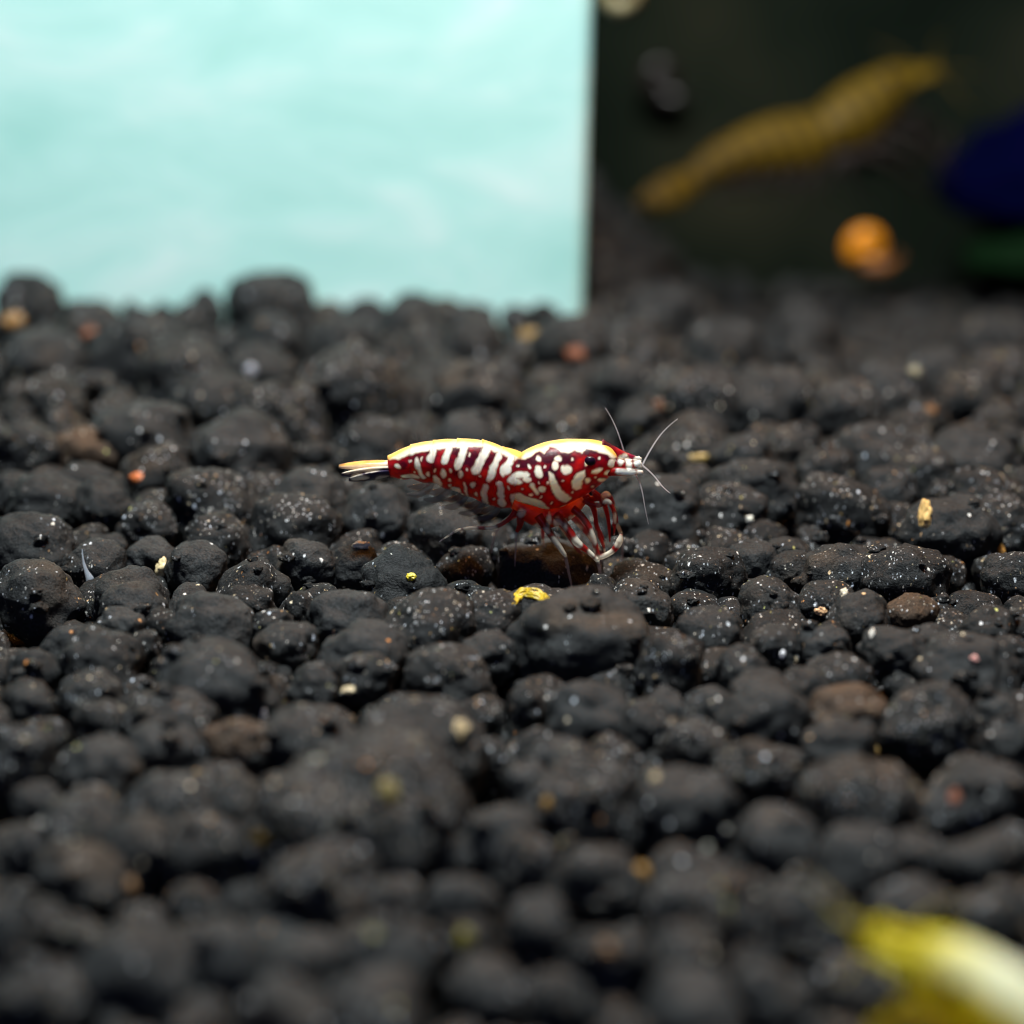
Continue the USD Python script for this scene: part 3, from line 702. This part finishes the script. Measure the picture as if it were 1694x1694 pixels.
# ------------------------------------------------------------------ snails and the blue block at the back
def snail(name, label, c, r, shell, foot, group=None, turn=0., hang=1.):
    t = thing(name, label, 'snail', c, group); origin[str(t.GetPath())] = np.array(c, float)
    n = 120; s = np.linspace(0, 1, n); th = s * 2 * np.pi * 2.6 + turn; rr = r * .10 * np.exp(s * 1.62)
    cen = np.stack([rr * np.cos(th), -.25 * r * s, rr * np.sin(th)], -1)
    tb = rr * .86
    v, f = tube(np.array(c) + cen, tb, 20, sub=2)
    put('shell', t, v, f, shell)
    p = [(a_, b_, c_ * hang) for a_, b_, c_ in [(-.4, -.1, -.62), (.1, -.15, -.74), (.6, -.2, -.74), (1.0, -.2, -.62)]]
    v, f = tube(np.array(c) + np.array(p) * r, np.array([.12, .34, .30, .12]) * r, 16, sub=8)
    ft = put('foot', t, v, f, foot)
    for k in (-1, 1):
        v, f = tube(np.array(c) + np.array([(.95, -.2 + .1 * k, -.6 * hang), (1.15, -.25 + .25 * k, -.45 * hang), (1.3, -.25 + .35 * k, -.3 * hang)]) * r, np.array([.05, .04, .015]) * r, 6)
        put('feeler', t, v, f, foot)


def at_px(px, py, dep):
    d = FWD * FPX + R_ * (px - W / 2) + UPV * (W / 2 - py); return CAM + d * (dep / FPX)


snail('orange_snail', 'small orange blurred snail on the soil near the back wall, under the golden shrimp', at_px(1434, 405, .392), .0036, 'orange_shell_look', 'orange_foot_look')
snail('cream_snail', 'pale cream blurred snail clinging beside the panel edge, cut off by the top', at_px(1024, -8, .318), .0036, 'cream_shell_look', 'cream_shell_look', turn=4.4, hang=-1.)
c = at_px(1092, 118, .44); c[1] = .2065
snail('brown_snail', 'faint dull brown snail on the dark back wall, right of the panel top', c, .0040, 'brown_shell_look', 'brown_shell_look')

bc = at_px(1795, 290, .425)
t = thing('blue_stone', 'deep blue lumpy stone with a dark green foot, cut off by the right edge', 'aquarium ornament', bc); origin[str(t.GetPath())] = bc
def lump(c, dx, dy, dz, sd):
    u = ICO[4].vertices
    n = 1 + .5 * (meshkit.noise(u * 1.6 + sd, 6) - .5) + .25 * (meshkit.noise(u * 3.7 + sd, 7) - .5)
    return u * n[:, None] * (dx / 2, dy / 2, dz / 2) + c, ICO[4].faces
v, f = lump(bc, .040, .024, .023, 3.1); put('stone', t, v, f, 'blue_look')
v, f = lump(at_px(1715, 440, .415), .018, .016, .008, 8.4); put('moss', t, v, f, 'green_look')

# ------------------------------------------------------------------ flecks of debris lying on the grains
FL = [  # px, py, width, height, colour, label
    (270,940,30,38,(.90,.74,.42),'cream yellow chunk of debris between the grains left of the shrimp tail'),
    (1530,852,26,58,(.85,.55,.20),'amber and white chip leaning in the dark gap right of the shrimp head'),
    (228,790,28,20,(.75,.20,.05),'orange red chip on a grain left of the shrimp tail'),
    (598,902,36,18,(.85,.78,.60),'whitish crust on the grain tip below the shrimp tail'),
    (681,955,20,16,(.75,.60,.05),'yellow green chip on the grain below the shrimp belly'),
    (1240,859,14,14,(.92,.92,.80),'bright white dot right of the shrimp head'),
    (436,1182,12,34,(.92,.93,.95),'white shiny drop shaped flake hanging in a lower left gap'),
    (762,1206,30,36,(.78,.60,.34),'cream patch on the shoulder of a dark lower grain'),
    (640,1312,52,60,(.30,.24,.08),'olive yellow flake on the longest blurred grain'),
    (430,1384,44,40,(.55,.32,.02),'golden orange bit in the gap below the round blurred grain'),
    (524,1260,32,26,(.55,.54,.44),'pale round bit at the upper left of the longest grain'),
    (1084,1290,24,32,(.82,.66,.40),'pale amber bead on a blurred grain right of the lower middle'),
    (1062,1444,28,34,(.80,.42,.06),'orange bead in the blurred lower middle right'),
    (905,1330,22,30,(.70,.40,.10),'small orange bead left of the pale amber bead'),
    (1580,1322,30,44,(.60,.22,.12),'pink red bead on a blurred grain near the right edge'),
    (414,612,22,20,(.55,.60,.72),'bluish white speck in the far rows before the panel'),
    (862,637,30,20,(.62,.24,.08),'rusty chip behind the shrimp back'),
    (1655,910,18,22,(.90,.45,.10),'orange chip in the sharp rows at the far right'),
    (1358,1011,22,16,(.70,.42,.22),'tan chip on top of a sharp grain right of the middle'),
    (1397,982,16,22,(.92,.80,.60),'narrow white chip between sharp right hand grains'),
    (578,1142,30,16,(.88,.72,.45),'cream sliver above the black hollow in the lower middle'),
    (1443,1050,12,24,(.95,.90,.80),'white glint chip on the left end of a sharp right hand grain'),
    (1294,1082,12,16,(.95,.95,.98),'round white chip at the lower side of a sharp right hand grain'),
    (1612,1090,14,14,(.85,.45,.40),'pinkish chip on the wide sharp grain at the right'),
    (212,1466,34,44,(.42,.24,.12),'brownish bead in the blurred lower left'),
    (618,1550,30,40,(.38,.36,.14),'dull olive bead near the lower middle'),
    (770,1553,32,44,(.48,.42,.06),'yellow green blurred bead in the lower middle'),
    (1005,1572,36,40,(.46,.26,.12),'dull orange blurred bead at the lower middle right'),
    (1172,1410,18,36,(.70,.72,.62),'pale translucent shred in the blurred lower right'),
    (1200,1375,18,22,(.45,.45,.40),'faint pale bead above the translucent shred'),
    (1450,1240,18,24,(.62,.40,.14),'amber bead on a blurred grain right of the lower middle rows'),
    (1090,670,40,20,(.30,.13,.06),'faint rusty smear on the far right hand rows'),
    (880,555,44,26,(.42,.26,.06),'ochre bead in the far row at the panel corner'),
    (950,585,36,30,(.34,.12,.06),'reddish bead right of the panel corner'),
    (22,532,44,28,(.50,.26,.06),'ochre lump in the far row at the left edge'),
    (148,552,24,24,(.42,.16,.08),'small reddish bead in the far row at the left'),
    (1160,757,50,12,(.60,.42,.12),'yellow sliver along a grain edge right of the feelers'),
    (1512,615,22,20,(.42,.40,.26),'pale speck on the far right rows'),
    (1540,678,22,18,(.40,.20,.08),'orange speck on the far right rows under the pale one'),
    (218,520,0,0,None,None)]
for px, py, w, h, col, lab in FL:
    if col is None: continue
    p, n = hit(px, py); k = np.linalg.norm(p - CAM) / FPX
    ico = ICO[3]; s = rng.uniform(0, 99, 3); u = ico.vertices
    a = np.cross(n, [0, 0, 1.]) ; a = R_ if np.linalg.norm(a) < .2 else a / np.linalg.norm(a)
    sh = 3.0 if py > 1240 else 2.6; rx, ry = w / sh * k, h / sh * k; rn = min(rx, ry) * .8
    q = u * (.62 + .85 * meshkit.noise(u * 1.9 + s, 3) + .45 * (meshkit.noise(u * 4.5 + s, 4) - .5))[:, None]
    v = p + ray(px, py) * rn * -.35 + q[:, :1] * rx * R_ + q[:, 1:2] * ry * UPV + q[:, 2:] * rn * FWD
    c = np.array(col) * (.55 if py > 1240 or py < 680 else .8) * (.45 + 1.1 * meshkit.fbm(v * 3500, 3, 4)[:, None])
    g = put('debris_fleck', None, v, ico.faces, 'fleck_look', np.clip(c, 0, .95)); tag(g.GetPrim(), lab, 'debris')
# the yellow crescent of algae on the brown grain under the shrimp
strands = []; D0 = np.linalg.norm(hit(880, 982)[0] - CAM)
for k_ in range(5):
    arc = [(848 + 2 * k_, 998 + rng.normal(0, 1.5)), (853 + k_, 984 + 3 * k_ + rng.normal(0, 1.5)), (866, 974 + 3.5 * k_ + rng.normal(0, 1.2)), (882, 974 + 3.2 * k_ + rng.normal(0, 1.2)), (897 - k_, 981 + 3 * k_), (910 - 3 * k_, 995 + rng.normal(0, 2))]
    hp = [hit(*q) for q in arc]
    hp = [(CAM + (p - CAM) * (np.clip(np.linalg.norm(p - CAM), D0 - .0012, D0 + .0005) / np.linalg.norm(p - CAM)), n) for p, n in hp]
    strands.append(tube([p + n * .00003 for p, n in hp], np.array([.3, 1, 1, 1, 1, .3]) * rng.uniform(.00008, .00016), 8, sub=8))
v, f = join(strands); v = v + .00016 * (np.stack([meshkit.noise(v * 4000, q) for q in (1, 2, 3)], -1) - .5)
g = put('algae_ring', None, v, f, 'fleck_look', np.array((.50, .36, .02)) * (.3 + 1.3 * meshkit.noise(v * 5000, 2)[:, None]))
tag(g.GetPrim(), 'yellow crescent of algae on the brown grain under the shrimp legs', 'algae')
# the wisp with a drop shaped end, left of the shrimp
q0, _ = hit(150, 958)
w_ = [at_px(a, b, project(q0)[2] - .0006) for a, b in ((136, 908), (138, 928), (143, 945), (149, 958), (153, 967))]
v, f = tube(w_, [.00004, .00009, .00018, .00034, .00012], 12, sub=8)
g = put('water_wisp', None, v, f, 'clear_leg_look', np.tile((.62, .72, .85), (len(v), 1)))
tag(g.GetPrim(), 'bluish white wisp with a drop shaped end in the dark gap at the left', 'debris')
